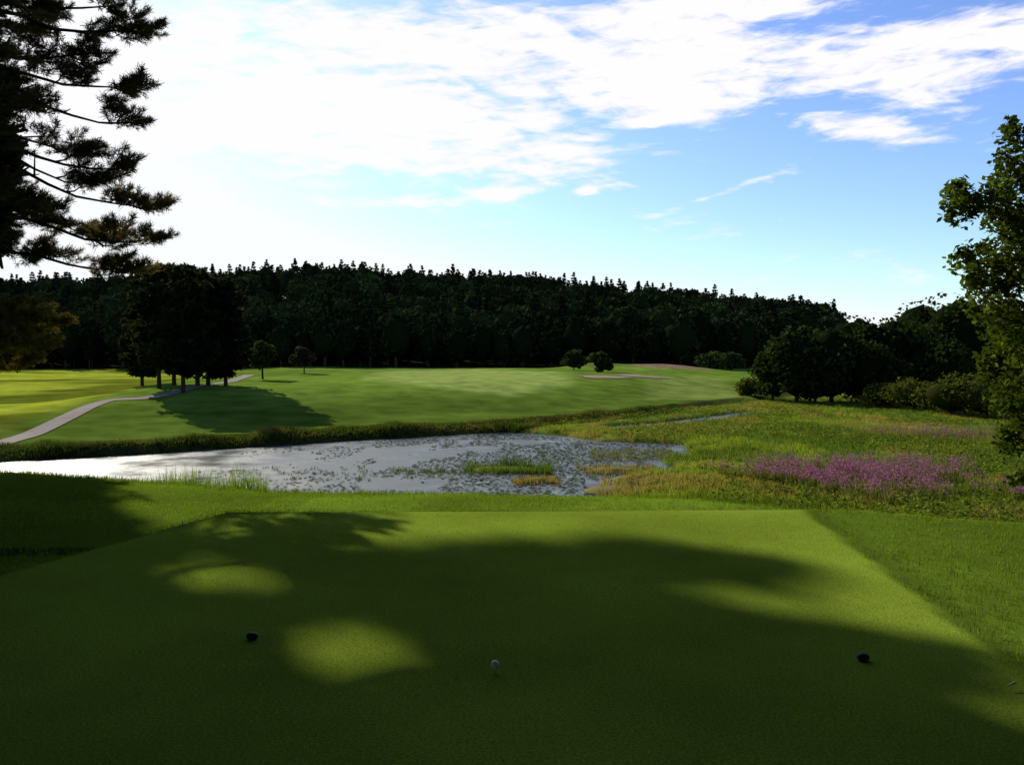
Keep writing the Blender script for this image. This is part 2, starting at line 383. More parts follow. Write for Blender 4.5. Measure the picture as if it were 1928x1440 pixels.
# unseen oaks added beside the golfer, crowns over the tee blocking overhead sky
for (x, y, h, r, sd_, lo_) in [(2.5, -3.0, 17, 9, 190, .42), (-5.5, -1.5, 18, 8.5, 191, .42), (7.5, -.5, 16, 7, 192, .42), (-10, 4.5, 18, 7, 193, .42), (10.5, 4, 17, 6.5, 194, .42)]:
    ob = MB(); put(ob, decid(h, r, 26, 110, .45, (.022, .033, .011), sd_, lo_, True, .42, .85), (x, y, hz(x, y)-.1)); ob.build("occluder_oak", [M_for, M_bark])

# ------------------------------------------------------------------ individual mid trees
def place(name, px, yb, yt, w, kind, col, z=None, seed=0, **kw):
    p = onground(px, yb)
    Hh = (yb-yt)/F0*p[1]; Rr = w/2/F0*p[1]
    if kind == 'd': t = decid(Hh, Rr, kw.get('K', 18), kw.get('per', 60), kw.get('ls', .3), col, seed, kw.get('low', .1), True, kw.get('cr', .4))
    else: t = pine_mid(Hh, Rr, kw.get('per', 22), kw.get('ls', .34), col, seed, kw.get('low', .2), kw.get('whorl', 18), kw.get('topw', .3), kw.get('pw', .7), True, 7)
    b = MB(); put(b, t, (p[0], p[1], p[2]-.05), rot=seed*1.3); return b.build(name, [M_leaf if kind == 'd' else M_need, M_bark])
PC = (.018, .026, .012)
for i, (px, yb, yt, w, lo) in enumerate([(300, 731, 500, 150, .2), (345, 733, 505, 150, .14), (392, 733, 514, 160, .12), (425, 727, 530, 110, .12), (268, 726, 545, 90, .12), (328, 725, 498, 150, .15), (372, 727, 502, 150, .15)]):
    place("pine_tree", px, yb, yt, w, 'p', PC, seed=200+i, low=lo, per=34, topw=.45, pw=.5)
place("maple_tree", 495, 714, 638, 62, 'd', (.035, .052, .014), seed=220, K=12, per=80, ls=.24, low=.2)
place("maple_tree", 573, 703, 652, 44, 'd', (.035, .035, .025), seed=221, K=10, per=80, ls=.24, low=.2)
place("maple_tree", 1080, 697, 658, 48, 'd', (.035, .05, .016), seed=222, K=10, per=60, ls=.35, low=.04)
place("maple_tree", 1133, 701, 660, 46, 'd', (.04, .055, .016), seed=223, K=10, per=60, ls=.35, low=.06)
place("shrub", 1340, 699, 664, 75, 'd', (.05, .065, .02), seed=224, K=10, per=60, ls=.4, low=.0)
place("shrub", 1375, 698, 662, 50, 'd', (.05, .065, .02), seed=225, K=10, per=60, ls=.4, low=.0)
T1 = (.026, .04, .012)
for i, (px, yb, yt, w) in enumerate([(1455, 748, 655, 90), (1500, 756, 607, 150), (1565, 756, 600, 160), (1610, 750, 582, 180), (1680, 752, 586, 170), (1740, 745, 552, 180), (1800, 748, 540, 200), (1870, 745, 560, 160), (1940, 745, 560, 170), (1535, 757, 650, 120), (1640, 757, 635, 150), (1760, 757, 625, 160)]):
    place("occluder_oak", px, yb, yt, w, 'd', T1, seed=240+i, K=26, per=90, ls=.24, low=-.04, cr=.36)
for i, (px, yb, yt, w) in enumerate([(1665, 768, 722, 90), (1720, 772, 712, 110), (1790, 780, 708, 130), (1860, 785, 700, 140), (1930, 800, 690, 150), (1410, 745, 712, 60)]):
    place("shrub", px, yb, yt, w, 'd', (.085, .095, .02), seed=260+i, K=22, per=100, ls=.13, low=0, cr=.38)

# ------------------------------------------------------------------ foreground pines
def spray_tpl(seed, L=.5, tufts=10, need=22, nl=.11, nw=.007, col=(.11, .10, .055)):
    rng = np.random.default_rng(seed); b = MB()
    V, Fq = tube([[0, 0, 0], [L*.5, 0, .03], [L, 0, .05]], [.012, .008, .004], 4); b.add(V, Fq, 1, BARK)
    for i in range(tufts):
        t = (i+.6)/tufts; side = (-1)**i; off = (1-t)*.24*rng.uniform(.5, 1.1)*side
        tip = np.array([L*t+.06, off, .02+.05*t+rng.normal()*.03])
        st = np.array([L*t*.8, 0, .03*t]); V, Fq = tube([st, tip], [.006, .004], 3); b.add(V, Fq, 1, BARK)
        dr_ = tip-st; dr_ /= np.linalg.norm(dr_)+1e-6
        d_ = sph(need, rng)*.85+dr_*.75+np.array([0, 0, .15]); d_ /= np.linalg.norm(d_, axis=1)[:, None]
        o = tip+rng.normal(size=(need, 3))*.02-dr_*rng.uniform(0, .08, (need, 1))
        s = np.cross(d_, sph(need, rng)); s /= np.linalg.norm(s, axis=1)[:, None]; ln = nl*rng.uniform(.7, 1.15, (need, 1))
        V = np.stack([o-s*nw, o+s*nw, o+d_*ln+s*nw*.4, o+d_*ln-s*nw*.4], 1).reshape(-1, 3)
        b.add(V, np.arange(4*need).reshape(need, 4), 0, jit(col, need, .35, rng))
    return b.arrays()
sprays = [spray_tpl(300+i) for i in range(6)]
sprays_b = [spray_tpl(310+i, col=(.12, .11, .035)) for i in range(3)]
sprays_w = [spray_tpl(320+i, .7, 10, 12, .18, .026, col=(.03, .042, .016)) for i in range(4)]
dark = [(430, 940), (760, 940), (740, 985), (600, 1003), (600, 1030), (720, 1030), (850, 1010), (1030, 1000), (1300, 1035), (1430, 1062), (1430, 1074), (1230, 1062), (1140, 1080), (1220, 1140), (1500, 1195), (1800, 1228), (1600, 1250), (1510, 1275), (1650, 1320), (1960, 1440), (2400, 1700), (2400, 4000), (-3000, 4000), (-3000, 880), (0, 885)]
def in_gap(a_, b_):
    return ((a_-400)/205)**2+((b_-1085)/56)**2 < 1 or ((a_-665)/235)**2+((b_-1228)/100)**2 < 1
def is_dark(a_, b_):
    if not inpoly([a_], [b_], dark)[0] or in_gap(a_, b_): return False
    if ((a_-670)/125)**2+((b_-1015)/24)**2 < 1: return False
    return True
def lit_hit(P, mode):
    """does the shadow of a clump at P fall on one of the sunlit gaps of the tee"""
    P = np.asarray(P, float); Q = P-SD*P[2]/SD[2]
    if Q[1] < 2.2 or Q[1] > 13 or Q[0] < -4.5 or Q[0] > 8: return False
    a_, b_, _ = proj(Q)
    if mode == 2: return in_gap(a_[0], b_[0]) or (a_[0] > 1200 and b_[0] > 1070 and not is_dark(a_[0], b_[0]))
    return not is_dark(a_[0], b_[0])
def put3(b, tpl, pos, yaw, pitch=0., roll=0., s=1., cm=1., filt=0):
    if filt:
        pm = np.asarray(pos)+np.array([math.cos(yaw), math.sin(yaw), 0])*.4*s
        if lit_hit(pm, filt): return
    V, Fq, M, C = tpl; cy, sy, cp, sp, cr_, sr = math.cos(yaw), math.sin(yaw), math.cos(pitch), math.sin(pitch), math.cos(roll), math.sin(roll)
    Rm = np.array([[cy, -sy, 0], [sy, cy, 0], [0, 0, 1]])@np.array([[cp, 0, -sp], [0, 1, 0], [sp, 0, cp]])@np.array([[1, 0, 0], [0, cr_, -sr], [0, sr, cr_]])
    W = V@Rm.T*s+np.asarray(pos)
    b.V.append(W.astype(np.float32)); b.F.append(Fq+b.n); b.M.append(M); b.C.append((C*cm).astype(np.float32)); b.n += len(V)
def limb(P0, P1, sag, up=.25):
    P0 = np.array(P0, float); P1 = np.array(P1, float); t = np.linspace(0, 1, 10)
    c = P0[None]*(1-t[:, None])+P1[None]*t[:, None]; c[:, 2] += sag*np.sin(np.pi*t)*.6-up*np.sin(np.pi*np.clip((t-.45)/.55, 0, 1))
    c[1:-1] += R.normal(size=(8, 3))*.04
    return t, c
def branch(b, P0, P1, tpls, dens=1., sag=.25, rw=.05, start=.3, wid=1., filt=0):
    t, ctr = limb(P0, P1, sag); L_ = np.linalg.norm(ctr[-1]-ctr[0])
    V, Fq = tube(ctr, rw*(1-t)**.8+.008, 6); b.add(V, Fq, 1, BARK)
    yaw0 = math.atan2(P1[1]-P0[1], P1[0]-P0[0]); n = int(L_*4.2*dens)
    for i in range(n):
        f = start+(1-start)*(i+R.uniform(0, 1))/n; p = np.array([np.interp(f, t, ctr[:, k]) for k in range(3)])
        side = 1 if i % 2 else -1; ln = (.25+.75*(1-f))*R.uniform(.5, 1.1)*wid*1.1
        ya = yaw0+side*R.uniform(.5, 1.1); q = p+np.array([math.cos(ya)*ln, math.sin(ya)*ln, R.uniform(-.05, .15)*ln])
        V, Fq = tube([p, (p+q)/2+[0, 0, -.03], q], [.014, .01, .006], 4); b.add(V, Fq, 1, BARK)
        for k in range(max(1, int(ln*3.2))):
            g_ = R.uniform(.15, 1); put3(b, tpls[R.integers(len(tpls))], p+(q-p)*g_, ya+R.uniform(-.9, .9), R.uniform(-.1, .35), R.uniform(-.4, .4), R.uniform(.6, 1.), R.uniform(.7, 1.3), filt)
        put3(b, tpls[R.integers(len(tpls))], q, ya+R.uniform(-.3, .3), R.uniform(0, .3), R.uniform(-.3, .3), R.uniform(.6, .95), R.uniform(.7, 1.3), filt)
def clump(b, q, yaw0, tpls, per, csz, k0, c0, filt=0):
    for k in range(per):
        ya = yaw0+R.normal()*1.1; rr_ = R.uniform(0, csz)*k0
        put3(b, tpls[R.integers(len(tpls))], q+np.array([math.cos(ya)*rr_*.6-.12, math.sin(ya)*rr_*.6, R.normal()*.04]), ya, R.uniform(-.15, .5), R.uniform(-.5, .5), R.uniform(.5, .85)*k0, c0*R.uniform(.8, 1.2), filt)
def clumpy(b, P0, P1, tpls, nc, sag=.3, rw=.045, start=.35, spread=.5, per=9, csz=.26, filt=0):
    """white pine limb: side branches ending in rounded tufted clumps"""
    t, ctr = limb(P0, P1, sag, .2); V, Fq = tube(ctr, rw*(1-t)**.8+.008, 6); b.add(V, Fq, 1, BARK)
    yaw0 = math.atan2(P1[1]-P0[1], P1[0]-P0[0])
    for i in range(nc):
        f = 1. if i == 0 else start+(1-start)*(i-R.uniform(0, .9))/max(nc-1, 1)
        f = min(f, 1); p = np.array([np.interp(f, t, ctr[:, k]) for k in range(3)])
        if i:
            q = p+np.array([R.uniform(0, .5), R.uniform(-1, 1)*spread, R.normal()*.14+.05])*(1.15-f*.5)
            V, Fq = tube([p, (p+q)/2+[0, 0, -.04], q], [.018, .012, .007], 4); b.add(V, Fq, 1, BARK)
        else: q = p
        clump(b, q, yaw0, tpls, per, csz, R.uniform(.75, 1.2), R.uniform(.7, 1.35), filt)
pa = MB(); TA = np.array([-10.6, 14.2])
zb = hz(*TA)
V, Fq = tube([[TA[0], TA[1], zb-.5], [TA[0]+.1, TA[1], 4], [TA[0], TA[1]+.1, 9], [TA[0], TA[1], 13.5]], [.3, .24, .14, .03], 10); pa.add(V, Fq, 1, BARK)
ends = [(300, 62, 14, 7), (225, 12, 13.2, 6), (130, -20, 14.5, 4), (245, 165, 14, 6), (150, 105, 13, 4), (265, 232, 14.3, 7), (120, 215, 15, 4), (255, 318, 13.8, 7), (150, 290, 14.8, 4), (280, 390, 14.2, 6), (300, 452, 13.7, 8), (245, 508, 14, 5), (60, 480, 14.6, 6), (110, 395, 13.2, 4), (50, 60, 15, 4), (30, 345, 15.3, 4), (30, 150, 13, 4), (40, 225, 14, 3), (190, 345, 14.4, 5), (180, 445, 14.6, 7)]
for (ex, ey, Yd, nc) in ends:
    p1 = dp(ex-16, ey, Yd); sl = R.uniform(.5, 1.5)
    clumpy(pa, (TA[0], TA[1], p1[2]+sl), p1, sprays, nc, R.uniform(.1, .5), .045, .42, .6, 7, .26, 2)
for k in range(34):
    z = R.uniform(8.6, 13); a = R.uniform(0, 6.28); ln = 3.6*(1-(z-7)/7.5)+.6
    branch(pa, (TA[0], TA[1], z), (TA[0]+ln*math.cos(a), TA[1]+ln*math.sin(a), z-.2), sprays_w, .6, .2, .04, .2, .9, 1)
for k in range(12):
    z = R.uniform(2.5, 7); a = R.uniform(2.3, 4.0); ln = 3.4
    branch(pa, (TA[0], TA[1], z), (TA[0]+ln*math.cos(a), TA[1]+ln*math.sin(a), z-.2), sprays_w, .6, .2, .04, .35, .7, 1)
pl = MB(); TL = (-13.2, 17.)
V, Fq = tube([[TL[0], TL[1], hz(*TL)-.4], [TL[0], TL[1], 2.2], [TL[0]+.1, TL[1], 3.2]], [.14, .09, .02], 8); pl.add(V, Fq, 1, BARK)
for ex, ey, Yd in [(120, 605, 17), (100, 655, 16.5), (70, 575, 17.5), (50, 630, 16), (60, 685, 17), (30, 600, 17), (90, 630, 17.6), (40, 660, 16.6)]:
    p1 = dp(ex-20, ey, Yd); clumpy(pl, (TL[0], TL[1], p1[2]+.2), p1, sprays_b, 6, .2, .03, .3, .6, 9)
pl.build("pine_tree", [M_need, M_bark])

# tall pine with crown sprays added along sun rays to shape the tee shade
tb = MB(); TB = np.array([-14.2, 21.5])
V, Fq = tube([[TB[0], TB[1], hz(*TB)-.5], [TB[0]+.1, TB[1], 5], [TB[0], TB[1]+.2, 10], [TB[0]+.2, TB[1], 16]], [.38, .3, .2, .04], 10); tb.add(V, Fq, 1, BARK)
uh = SD[:2]/math.cos(SUN_EL); tanE = math.tan(SUN_EL)
cnt = 0; pts = []
tries = 0; nvis = 0
while cnt < 5200 and tries < 34000:
    tries += 1
    q = np.array([R.uniform(-4, 4.2), R.uniform(1.2, 6.6)]) if tries % 3 else np.array([R.uniform(-9, 4.2), R.uniform(5, 13.5)])
    z0 = 0. if q[1] < 8.2 else hz(*q)
    a_, b_, f_ = proj([q[0], q[1], z0]); a_ = a_[0]; b_ = b_[0]
    if not is_dark(a_, b_): continue
    t = 5.; vis = False; ok = False
    while t < 33:
        P = np.array([q[0]+uh[0]*t, q[1]+uh[1]*t, z0+tanE*t]); pxx, pyy, ff = proj(P)
        if pyy[0] < -50 or pxx[0] < -60: ok = True; break
        if nvis < 70 and t > 8 and pxx[0] < 130 and pyy[0] < 430 and R.random() < .02: vis = True; ok = True; nvis += 1; break
        t += .5
    if not ok: continue
    t += R.uniform(0, 2.5)*(not vis); P = np.array([q[0]+uh[0]*t, q[1]+uh[1]*t, z0+tanE*t])
    ya = R.uniform(0, 6.28); s_ = R.uniform(.8, 1.1)
    if vis:
        clump(pa, P, ya, sprays, 3, .2, .9, R.uniform(.7, 1.3))
        if R.random() < .3:
            V, Fq = tube([[TA[0], TA[1], P[2]+.5], (P+np.array([TA[0], TA[1], P[2]+.5]))/2+[0, 0, .1], P], [.035, .02, .008], 5); pa.add(V, Fq, 1, BARK)
    else:
        pts.append(P); put3(tb, sprays_w[R.integers(4)], P-np.array([math.cos(ya), math.sin(ya), 0])*.38*s_, ya, R.uniform(-.1, .2), R.uniform(-.4, .4), s_, R.uniform(.7, 1.3))
    cnt += 1
for P in pts[::60]:
    T = TB if math.hypot(P[0]-TB[0], P[1]-TB[1]) < math.hypot(P[0]-TA[0], P[1]-TA[1]) else TA
    base = np.array([T[0], T[1], max(P[2]-.4, .5)]); 
    V, Fq = tube([base, (base+P)/2+[0, 0, .15], P], [.04, .025, .01], 5); tb.add(V, Fq, 1, BARK)
tb.build("pine_tree", [M_need, M_bark]); pa.build("pine_tree", [M_need, M_bark])

# ------------------------------------------------------------------ foreground deciduous tree, right
rb = MB(); TR = np.array([12.2, 15.2]); zr = hz(*TR)
V, Fq = tube([[TR[0], TR[1], zr-.5], [TR[0]-.1, TR[1], 0], [TR[0], TR[1], 4], [TR[0]+.1, TR[1], 8.5]], [.32, .25, .16, .04], 10); rb.add(V, Fq, 1, BARK)
re = [(1800, 385, 14, .35), (1830, 365, 13.5, .4), (1870, 400, 14.2, .5), (1915, 420, 14, .55), (1895, 330, 14, .42), (1925, 285, 14.4, .45), (1835, 495, 13.6, .36), (1865, 525, 14.4, .5), (1910, 540, 13.6, .6), (1845, 560, 14, .3), (1900, 620, 14, .5), (1880, 600, 13.2, .4), (1885, 690, 14, .42), (1915, 700, 13.3, .5), (1905, 770, 14.2, .4), (1930, 830, 14, .42), (1925, 900, 13.8, .3), (1945, 350, 15, .7), (1960, 450, 14, .7), (1980, 600, 14.4, .8), (1990, 720, 14, .8), (2000, 820, 14, .7), (1940, 480, 13, .4), (1875, 450, 14.5, .4), (1920, 590, 14.6, .5), (1910, 660, 14.6, .5), (1925, 500, 15, .5), (1930, 760, 14.8, .5), (1930, 245, 14.2, .4)]
for (ex, ey, Yd, r_) in re:
    c = dp(ex+8, ey, Yd); base = np.array([TR[0], TR[1], c[2]-.6+R.uniform(-.3, .1)])
    V, Fq = tube([base, (base+c)/2+[0, 0, -.1], c], [.06, .035, .01], 5); rb.add(V, Fq, 1, BARK)
    for k in range(5):
        cc = c+sph(1)[0]*r_*.75; rs = r_*R.uniform(.35, .7); nl = int(400*rs)
        V, Fq = tube([c, cc], [.012, .005], 3); rb.add(V, Fq, 1, BARK)
        P = cc+sph(nl)*rs*R.uniform(.3, 1.15, (nl, 1))
        V, Fq = leaves(P, R.uniform(.035, .07, nl), .65, .2); rb.add(V, Fq, 0, jit(np.array((.085, .115, .018))*R.uniform(.5, 1.4), nl, .35))
for k in range(60):
    c = np.array([TR[0], TR[1], 2.6])+sph(1)[0]*[3.6, 3.2, 5.0]*R.uniform(.5, 1)
    px_, py_, _ = proj(c)
    if px_[0] < 1990: continue
    P = c+sph(70)*.75*R.uniform(.4, 1.1, (70, 1)); V, Fq = leaves(P, R.uniform(.07, .12, 70), .6, .2); rb.add(V, Fq, 0, jit((.06, .09, .018), 70, .35))
    base = np.array([TR[0], TR[1], c[2]-.5]); V, Fq = tube([base, c], [.05, .015], 5); rb.add(V, Fq, 1, BARK)
rb.build("occluder_oak", [M_leaf, M_bark])

# ------------------------------------------------------------------ grasses
def tufts(b, P, h, nb, spread, w, cols, lean=.35, mat=0):
    P = np.asarray(P, float); n = len(P)
    h = np.broadcast_to(h, (n,)); C = np.repeat(P, nb, 0); hh = np.repeat(h, nb)*R.uniform(.5, 1.1, n*nb); N_ = n*nb
    a = R.uniform(0, 6.28, N_); o = C+np.stack([np.cos(a), np.sin(a), a*0], -1)*R.uniform(0, spread, (N_, 1))
    la = a+R.normal(size=N_)*.6; l_ = np.stack([np.cos(la), np.sin(la), la*0], -1)*(hh*R.uniform(.05, lean, N_))[:, None]
    s = R.uniform(0, 6.28, N_); sv = np.stack([np.cos(s), np.sin(s), s*0], -1)*w*.5
    up = np.array([0, 0, 1.])*hh[:, None]
    V = np.stack([o-sv-[0, 0, .03], o+sv-[0, 0, .03], o+up+l_+sv*.25, o+up+l_-sv*.25], 1).reshape(-1, 3)
    c = np.repeat(np.asarray(cols)*np.ones((n, 3)), nb, 0)*R.uniform(.7, 1.3, (N_, 1))
    b.add(V, np.arange(4*N_).reshape(N_, 4), mat, np.repeat(c, 4, 0))
mb = MB(); n = 28000
yy = 24+(88-24)*R.random(n)**1.25; xx = R.uniform(-.05, .75, n)*yy
B_ = np.interp(xx, bankx, banky); sp_ = np.minimum(sdist(xx, yy, pond), sdist(xx, yy, channel))
k = (yy < B_+1)&(sp_ > -.15)&(H(xx, yy) < -3.0); xx, yy, sp_ = xx[k], yy[k], sp_[k]
cn = fbm(xx, yy, 3.5, 11)+.12*(1-S(sp_/3)); c2 = fbm(xx, yy, 7, 13)
cl = np.where((cn > .62)[:, None], [.25, .19, .06], np.where((cn < .44)[:, None], [.095, .14, .022], [.18, .22, .03]))*(.6+.8*c2[:, None])
tufts(mb, np.stack([xx, yy, H(xx, yy)], -1), .10+.25*fbm(xx, yy, 5, 15)**1.5, 9, .22, .03, cl, .8)
mb.build("marsh_grass", [M_grass])
mp_ = MB(); n = 3600
yy = 25+(75-25)*R.random(n); xx = R.uniform(.12, .7, n)*yy; B_ = np.interp(xx, bankx, banky)
k = (yy < B_)&(np.minimum(sdist(xx, yy, pond), sdist(xx, yy, channel)) > .2)&(H(xx, yy) < -3.2)&(fbm(xx, yy, 6, 21) > .45); xx, yy = xx[k], yy[k]; zz = H(xx, yy)
C = np.repeat(np.stack([xx, yy, zz], -1), 16, 0); C = C+sph(len(C))*[.3, .3, .14]+[0, 0, .17]
V, Fq = leaves(C, R.uniform(.04, .10, len(C)), .6, .5); mp_.add(V, Fq, 0, jit((.145, .19, .03), len(C), .45)); mp_.build("marsh_plants", [M_leaf])
bb = MB(); n = 11000
xx = R.uniform(-42, 14, n); yy = np.interp(xx, bankx, banky)+R.uniform(-1.2, 2.4, n)+1.5*(fbm(xx, xx*0, 4, 51)-.5); zz = H(xx, yy); k = zz > WZ-.1; xx, yy, zz = xx[k], yy[k], zz[k]
bc = np.where((fbm(xx, yy, 1.8, 53) > .55)[:, None], [.12, .11, .035], [.065, .085, .02])*(.45+1.0*fbm(xx, yy, 2.5, 19))[:, None]
tufts(bb, np.stack([xx, yy, zz], -1), .06+.6*fbm(xx, yy, 2.2, 17)**2.2, 10, .22, .03, bc, .6)
bb.build("bank_grass", [M_grass])
rd = MB()
def cluster(px0, px1, py0, py1, n, h, col, z=WZ, nb=9, w=.03):
    P = np.array([gp(R.uniform(px0, px1), R.uniform(py0, py1), z) for _ in range(n)]); tufts(rd, P, h*R.uniform(.6, 1.2, n), nb, .18, w, col, .4)
cluster(250, 500, 922, 935, 90, .75, (.14, .21, .04)); cluster(300, 480, 925, 935, 40, 1.0, (.15, .22, .04))
cluster(870, 1040, 880, 893, 170, .35, (.08, .12, .025)); cluster(930, 1000, 876, 884, 25, .6, (.05, .08, .02))
cluster(1090, 1240, 880, 893, 120, .22, (.24, .18, .06)); cluster(970, 1055, 903, 912, 80, .22, (.24, .17, .05))
cluster(740, 860, 885, 892, 60, .15, (.07, .11, .03)); cluster(470, 700, 880, 905, 40, .12, (.05, .08, .03))
cluster(1130, 1280, 905, 935, 160, .3, (.24, .19, .06)); cluster(1100, 1270, 845, 868, 200, .16, (.14, .14, .05))
cluster(905, 950, 800, 812, 20, .8, (.03, .04, .01), -3.8); cluster(1000, 1220, 850, 905, 160, .12, (.10, .13, .04))
rd.build("reeds", [M_grass])
lp = MB(); n = 24000
pp_ = np.stack([R.uniform(-14, 9, n), R.uniform(29, 56, n)], -1)
u_, v_, _ = proj(np.column_stack([pp_, np.full(n, WZ)]))
dn = fbm(pp_[:, 0], pp_[:, 1]*.6, 1.8, 23)
k = (sdist(pp_[:, 0], pp_[:, 1], pond) < -.1)&(R.random(n) < S((u_-330)/650)*.75+.06)&(dn > .47-.17*S((u_-700)/500)); pp_ = pp_[k]; n = len(pp_)
rad = R.uniform(.03, .09, n); th = np.linspace(0, 2*np.pi, 8, endpoint=False)
zc = WZ+.012+R.uniform(0, .01, n); tl = R.normal(size=(n, 2))*.08
V = np.stack([pp_[:, None, 0]+rad[:, None]*np.cos(th), pp_[:, None, 1]+rad[:, None]*np.sin(th), zc[:, None]+.01+rad[:, None]*(np.cos(th)*tl[:, :1]+np.sin(th)*tl[:, 1:])], -1).reshape(-1, 3)
i0 = np.arange(n)[:, None]*8; Fq = np.concatenate([i0+[0, 1, 2, 3], i0+[0, 3, 4, 7], i0+[4, 5, 6, 7]])
lp.add(V, Fq, 0, np.repeat(np.array([.07, .09, .03])*R.uniform(.5, 1.4, (n, 1)), 8, 0))
M_pad = attr_mat("lily_pad_leaf", .1, gloss=.04); lp.build("lily_pads", [M_pad])
lo = MB()
def loose(px, py, wx_, wy_, n, dull=1.):
    c = gp(px, py, -3.7); a = R.uniform(0, 6.28, n); r_ = R.random(n)**.75*(1+.3*np.sin(3*a)); x = c[0]+wx_*r_*np.cos(a); y = c[1]+wy_*r_*np.sin(a); z = H(x, y)
    k = (sdist(x, y, pond) > .3)&(fbm(x, y, 1.3, 41) > .38); x, y, z = x[k], y[k], z[k]; n = len(x)
    P = np.stack([x, y, z], -1); tufts(lo, P, .48, 7, .22, .03, (.13, .14, .035), .35)
    hh = R.uniform(.38, .75, n)
    C = np.repeat(P, 9, 0); m = len(C); C = C+np.stack([R.normal(size=m)*.07, R.normal(size=m)*.07, np.repeat(hh, 9)*R.uniform(.6, 1.1, m)], -1)
    V, Fq = leaves(C, R.uniform(.02, .044, m), .6); lo.add(V, Fq, 1, jit(np.array((.38, .15, .24))*dull+np.array((.14, .11, .04))*(1-dull), m, .4))
loose(1600, 900, 4.3, 4.4, 1400, 1.); loose(1480, 895, 1.6, 2.4, 160, .95); loose(1930, 935, 1.2, 2.4, 200, .95); loose(1790, 822, 4.8, 4, 380, .6); loose(1740, 885, 2.3, 3, 180, .9)
lo.build("purple_loosestrife", [M_grass, M_flower])
rg = MB(); n = 70000
xx = R.uniform(-8, 8.5, n); yy = R.uniform(2.5, 14, n); a, b_, c = teeed(xx, yy); o = np.maximum(np.maximum(a, b_), c)
k = (o > 0)&(np.abs(xx) < .62*yy+.5); xx, yy = xx[k], yy[k]; o = o[k]
tufts(rg, np.stack([xx, yy, H(xx, yy)], -1), .022+.02*fbm(xx, yy, .8, 31), 4, .05, .006, np.array([.135, .195, .02])*(.55+.9*fbm(xx, yy, 1.2, 33))[:, None], .9)
n = 5000; xx = R.uniform(-9, 9, n); yc_ = np.interp(xx, [-8.2, -3.7, -.5, 2.2, 3.6, 5.4, 9], [13.9, 11.9, 11.7, 10.9, 10, 9.1, 6]); yy = yc_+R.uniform(.3, 3.5, n)
tufts(rg, np.stack([xx, yy, H(xx, yy)], -1), .08, 7, .1, .008, np.array([.10, .15, .018])*R.uniform(.6, 1.3, (n, 1)), .6)
rg.build("rough_grass", [M_grass])
# short mown blades on the nearer tee
tg = MB(); n = 45000
yy = 2.6+5.6*R.random(n)**.8; xx = R.uniform(-5.2, 3., n); a, b_, c = teeed(xx, yy); k = (np.maximum(np.maximum(a, b_), c) < 0)&(np.abs(xx) < .62*yy+.3); xx, yy = xx[k], yy[k]
tufts(tg, np.stack([xx, yy, np.zeros(len(xx))], -1), .012, 3, .03, .004, np.array([.20, .28, .032])*(.55+.9*fbm(xx, yy, .5, 35))[:, None], 1.2)
tg.build("tee_grass", [M_grass])

# ------------------------------------------------------------------ small things on the tee
def link_prim(o, name, mat, parent=None):
    o.name = name; o.data.name = name; o.data.materials.append(mat)
    for p_ in o.data.polygons: p_.use_smooth = True
    if parent: o.parent = parent
    return o
c = gp(932, 1266, 0.0)
e_ = bpy.data.objects.new("golf_ball_on_tee", None); scene.collection.objects.link(e_); e_.location = c
bpy.ops.mesh.primitive_ico_sphere_add(subdivisions=4, radius=.0214, location=(0, 0, .04)); ball = link_prim(bpy.context.object, "golf_ball", M_white, e_)
dim = sph(90)
for v in ball.data.vertices:
    dv = np.array(v.co); dv /= np.linalg.norm(dv); m_ = np.max(dim@dv)
    if m_ > .994: v.co *= .985
bpy.ops.mesh.primitive_cone_add(vertices=16, radius1=.0015, radius2=.005, depth=.022, location=(0, 0, .01)); link_prim(bpy.context.object, "wooden_tee", M_wood, e_)
def marker(px, py, name="tee_marker"):
    c = gp(px, py, 0.0); e_ = bpy.data.objects.new(name, None); scene.collection.objects.link(e_); e_.location = c
    bpy.ops.mesh.primitive_uv_sphere_add(segments=24, ring_count=14, radius=.026, location=(0, 0, .018)); o = bpy.context.object; o.scale = (1.25, .95, .8); link_prim(o, "marker_head", M_dark, e_)
    bpy.ops.mesh.primitive_cone_add(vertices=16, radius1=.006, radius2=.012, depth=.05, location=(0, 0, -.008)); link_prim(bpy.context.object, "marker_spike", M_dark, e_)
marker(475, 1203); marker(1625, 1243)
c = gp(1903, 1298, hz(2.3, 4.05))
bpy.ops.mesh.primitive_cone_add(vertices=12, radius1=.002, radius2=.007, depth=.055, location=(c[0], c[1], c[2]+.025), rotation=(0, math.radians(80), .4)); link_prim(bpy.context.object, "broken_golf_tee", M_wood)

# ------------------------------------------------------------------ world
w = bpy.data.worlds.new("World"); scene.world = w; w.use_nodes = True; nt = w.node_tree; nt.nodes.clear(); N = nt.nodes.new; L = nt.links.new
wo = N('ShaderNodeOutputWorld'); bg = N('ShaderNodeBackground'); bg.inputs['Strength'].default_value = .12; L(bg.outputs[0], wo.inputs[0])
sky = N('ShaderNodeTexSky'); sky.sky_type = 'NISHITA'; sky.sun_disc = False; sky.sun_elevation = SUN_EL; sky.sun_rotation = SUN_AZ
sky.air_density = 1.0; sky.dust_density = .2; sky.ozone_density = 2.5
tc = N('ShaderNodeTexCoord'); sx = N('ShaderNodeSeparateXYZ'); L(tc.outputs['Generated'], sx.inputs[0])
def mt(op, a, b=None, c=None):
    n = N('ShaderNodeMath'); n.operation = op
    for i, v in enumerate((a, b, c)):
        if v is None: continue
        if isinstance(v, (int, float)): n.inputs[i].default_value = v
        else: L(v, n.inputs[i])
    return n.outputs[0]
